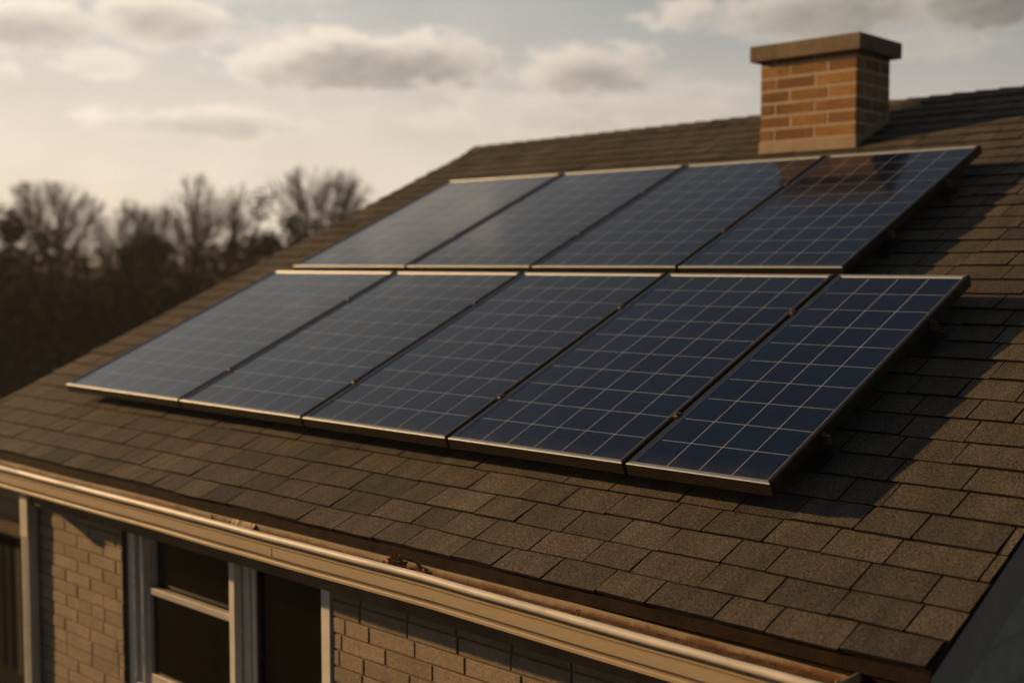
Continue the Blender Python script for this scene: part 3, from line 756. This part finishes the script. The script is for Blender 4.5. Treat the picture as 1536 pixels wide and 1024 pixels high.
# ------------------------------------------------------------------ trees
def bare_tree(label, x, y, H, W, seed, fork=.35, limbs=8, lean=(0, 0), cap=4200):
    rr = random.Random(seed); o = keep(empty('bare_tree', label, 'tree', (x, y, GZ), group='bare trees beyond the roof'))
    tk = MB(); cr = MB(); cnt = [0]
    base = Vector((x, y, GZ)); top = base+Vector((lean[0]*.5, lean[1]*.5, H*fork)); cen = base+Vector((lean[0], lean[1], H*(fork+.98)/2)); hz = H*(1-fork)*.52
    def inside(p): return ((p.x-cen.x)/W)**2+((p.y-cen.y)/W)**2+((p.z-cen.z)/hz)**2 < 1+.28*noise.noise(p*1.1)
    def twig(a, b, ra, rb):
        d = (b-a).normalized(); u = d.orthogonal().normalized(); w = d.cross(u); q = []
        for c_, r_ in ((a, ra), (b, rb)):
            for k_ in range(3): q.append(cr.vert(c_+(u*math.cos(2.094*k_)+w*math.sin(2.094*k_))*r_))
        t = rr.random()
        for k_ in range(3): cr.face((q[k_], q[(k_+1) % 3], q[3+(k_+1) % 3], q[3+k_]), 0, t)
    queue = []
    rad = H*.015
    mid = base.lerp(top, .5)+Vector((rr.gauss(0, .05), rr.gauss(0, .05), 0))
    tk.tube(base-Vector((0, 0, .1)), mid, rad*1.3, rad, 7); tk.tube(mid, top, rad, rad*.85, 7)
    for i in range(limbs):                           # limbs fan out to fill the dome
        a = 6.283*i/limbs+rr.uniform(-.3, .3); f_ = math.sqrt((i+.6)/limbs)*.92
        tgt = cen+Vector((math.cos(a*2.4)*W*f_, math.sin(a*2.4)*W*f_, hz*math.sqrt(max(.03, 1-f_*f_))*.92))
        st = top-Vector((0, 0, rr.uniform(0, H*.08)))
        d = (tgt-st); queue.append((st, d.normalized(), d.length*.50, rad*.55, 1))
    while queue and cnt[0] < cap:
        p, d, ln, r, lev = queue.pop(0)
        n = 3; q = p; dd = d.copy()
        for i in range(n):
            dd = (dd+Vector((rr.gauss(0, .09), rr.gauss(0, .09), rr.gauss(.03, .06)))).normalized()
            e_ = q+dd*ln/n
            if not inside(e_) and e_.z > top.z+.3: break
            ra, rb = r*(1-.25*i/n), max(.0032, r*(1-.25*(i+1)/n)); cnt[0] += 1
            if lev < 3: tk.tube(q, e_, ra, rb, 5)
            else: twig(q, e_, max(.0035, ra), rb)
            q = e_
            if lev < 7:
                for k_ in range(2 if lev in (2, 3, 4) and rr.random() < .6 else 1):
                    a = rr.uniform(.3, .8); ax = dd.orthogonal().normalized(); ax.rotate(Matrix.Rotation(rr.uniform(0, 6.28), 3, dd))
                    nd = (dd*math.cos(a)+ax*math.sin(a)+Vector((0, 0, .08))).normalized(); queue.append((q, nd, ln*rr.uniform(.5, .75), rb*.6, lev+1))
        else:
            if lev < 7: queue.append((q, dd, ln*.7, r*.68, lev+1))
    tk.build('trunk', 'bark', o, recalc=False); cr.build('crown', 'twig', o, recalc=False)
    return o
def leafy(name, label, x, y, H, W, seed, mat, n=2600, size=.2, shape='dome', group=None):
    rr = random.Random(seed); o = keep(empty(name, label, 'tree' if 'tree' in name else 'shrub', (x, y, GZ), group=group))
    tk = MB(); b = Vector((x, y, GZ)); tk.tube(b-Vector((0, 0, .1)), b+Vector((0, 0, H*.7)), H*.022, H*.006, 6); cr = MB()
    blobs = []
    for i in range(26):
        hh = rr.uniform(.12, .95)
        wd = (1-hh)**.8 if shape == 'cone' else math.sqrt(max(0, 1-(max(0, hh-.4)/.62)**2))
        a = rr.uniform(0, 6.28); r_ = W*wd*math.sqrt(rr.random())
        c = b+Vector((math.cos(a)*r_, math.sin(a)*r_, H*hh)); blobs.append((c, H*rr.uniform(.07, .14)))
        tk.tube(b+Vector((0, 0, H*hh*.55)), c, H*.008, H*.003, 4)
    for i in range(n):
        c, rd = rr.choice(blobs); d = Vector((rr.gauss(0, 1), rr.gauss(0, 1), rr.gauss(0, .8))).normalized()*rd*rr.random()**.45
        p = c+d; s_ = size*rr.uniform(.5, 1.4); q = Matrix.Rotation(rr.uniform(0, 6.28), 3, 'Z') @ Matrix.Rotation(rr.gauss(0, .9), 3, 'X')
        cr.poly([p+q @ (Vector(a)*s_) for a in ((-.5, 0, 0), (0, -.22, .05), (.5, 0, 0), (0, .22, .05))], 0, rr.random())
    tk.build('trunk', 'bark', o, recalc=False); cr.build('crown', mat, o, recalc=False); return o
bare_tree('broad round topped bare tree at the far left of the treeline', -51.2, 25.1, 8.2, 3.3, 21, .40, 12)
bare_tree('round headed bare tree nearest the roof edge on the right of the treeline', -41.7, 34.1, 8.8, 3.4, 33, .45, 13)
bare_tree('tallest thin pale bare tree in the middle of the treeline', -63.8, 40.9, 9.8, 2.2, 5, .45, 6, cap=1500)
bare_tree('slim faint bare tree just right of the tallest one', -62.4, 43.0, 9.4, 1.6, 6, .45, 5, cap=1200)
bare_tree('lower spreading bare tree left of the tallest thin one', -47.6, 28.0, 6.9, 2.6, 17, .40, 9)
bare_tree('small bare tree leaning right beside the broad round topped one', -48.5, 26.3, 7.2, 1.7, 9, .40, 7, lean=(.5, .8), cap=2000)
bare_tree('short twiggy bare tree in the dip of the treeline', -52.0, 33.0, 7.2, 2.6, 12, .40, 8)
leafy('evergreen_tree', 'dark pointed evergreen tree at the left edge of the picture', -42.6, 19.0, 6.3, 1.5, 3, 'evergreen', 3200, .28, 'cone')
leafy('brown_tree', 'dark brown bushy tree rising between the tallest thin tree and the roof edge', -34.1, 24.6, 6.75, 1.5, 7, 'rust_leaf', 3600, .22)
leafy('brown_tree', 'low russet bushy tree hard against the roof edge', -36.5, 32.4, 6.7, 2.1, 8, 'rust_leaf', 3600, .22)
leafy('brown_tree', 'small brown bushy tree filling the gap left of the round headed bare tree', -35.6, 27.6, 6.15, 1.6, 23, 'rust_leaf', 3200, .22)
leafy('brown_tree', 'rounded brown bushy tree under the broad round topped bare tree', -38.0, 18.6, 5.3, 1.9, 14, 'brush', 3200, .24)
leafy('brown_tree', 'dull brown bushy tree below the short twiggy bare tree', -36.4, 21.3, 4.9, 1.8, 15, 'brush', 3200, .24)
# the tangle below reads as one mass
rr = random.Random(77); mb = MB(); bb = MB()
for i in range(80000):
    a = R(rr.uniform(8, 62)); D = rr.uniform(36, 56)
    hmax = 3.75+1.0*max(0, min(1, (a-.52)/.2))+.8*noise.noise((a*9, D*.1, 0))+.9*noise.noise((a*31, D*.2, 3))+.5*noise.noise((a*90, D*.5, 9))+(D-36)*.035
    z_ = GZ+hmax*rr.random()**.75; s_ = rr.uniform(.10, .32)
    p = Vector((CAM.x-math.cos(a)*D, CAM.y+math.sin(a)*D, z_)); q = Matrix.Rotation(rr.uniform(0, 6.28), 3, 'Z') @ Matrix.Rotation(rr.gauss(0, 1.0), 3, 'X')
    mb.poly([p+q @ (Vector(v_)*s_) for v_ in ((-.5, 0, 0), (0, -.25, .08), (.5, 0, 0), (0, .25, .08))], 0, rr.random())
for i in range(1500):
    a = R(rr.uniform(8, 62)); D = rr.uniform(36, 54); p = Vector((CAM.x-math.cos(a)*D, CAM.y+math.sin(a)*D, GZ)); h_ = rr.uniform(2.5, 5.6)
    for k_ in range(4):
        t0 = p+Vector((0, 0, h_*rr.uniform(.1, .6))); mb.tube(t0, t0+Vector((rr.gauss(0, .5), rr.gauss(0, .5), h_*rr.uniform(.2, .45))), .02, .006, 3, 0, rr.random())
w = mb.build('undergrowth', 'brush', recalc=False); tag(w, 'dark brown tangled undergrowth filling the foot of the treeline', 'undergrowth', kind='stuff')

# ------------------------------------------------------------------ evening haze
mb = MB(); mb.box(-2600, 2600, -2600, 2600, GZ-1, 9.0)
hz_ = bpy.data.materials.new('haze'); hz_.use_nodes = True; n_ = hz_.node_tree.nodes; n_.clear()
pv = n_.new('ShaderNodeVolumePrincipled'); pv.inputs['Color'].default_value = (.93, .90, .86, 1); pv.inputs['Density'].default_value = .0006; pv.inputs['Anisotropy'].default_value = .35
om = n_.new('ShaderNodeOutputMaterial'); hz_.node_tree.links.new(pv.outputs[0], om.inputs['Volume']); M['haze'] = hz_
o = mb.build('haze', 'haze'); tag(o, 'thin warm evening haze over the treeline', 'haze', kind='stuff')
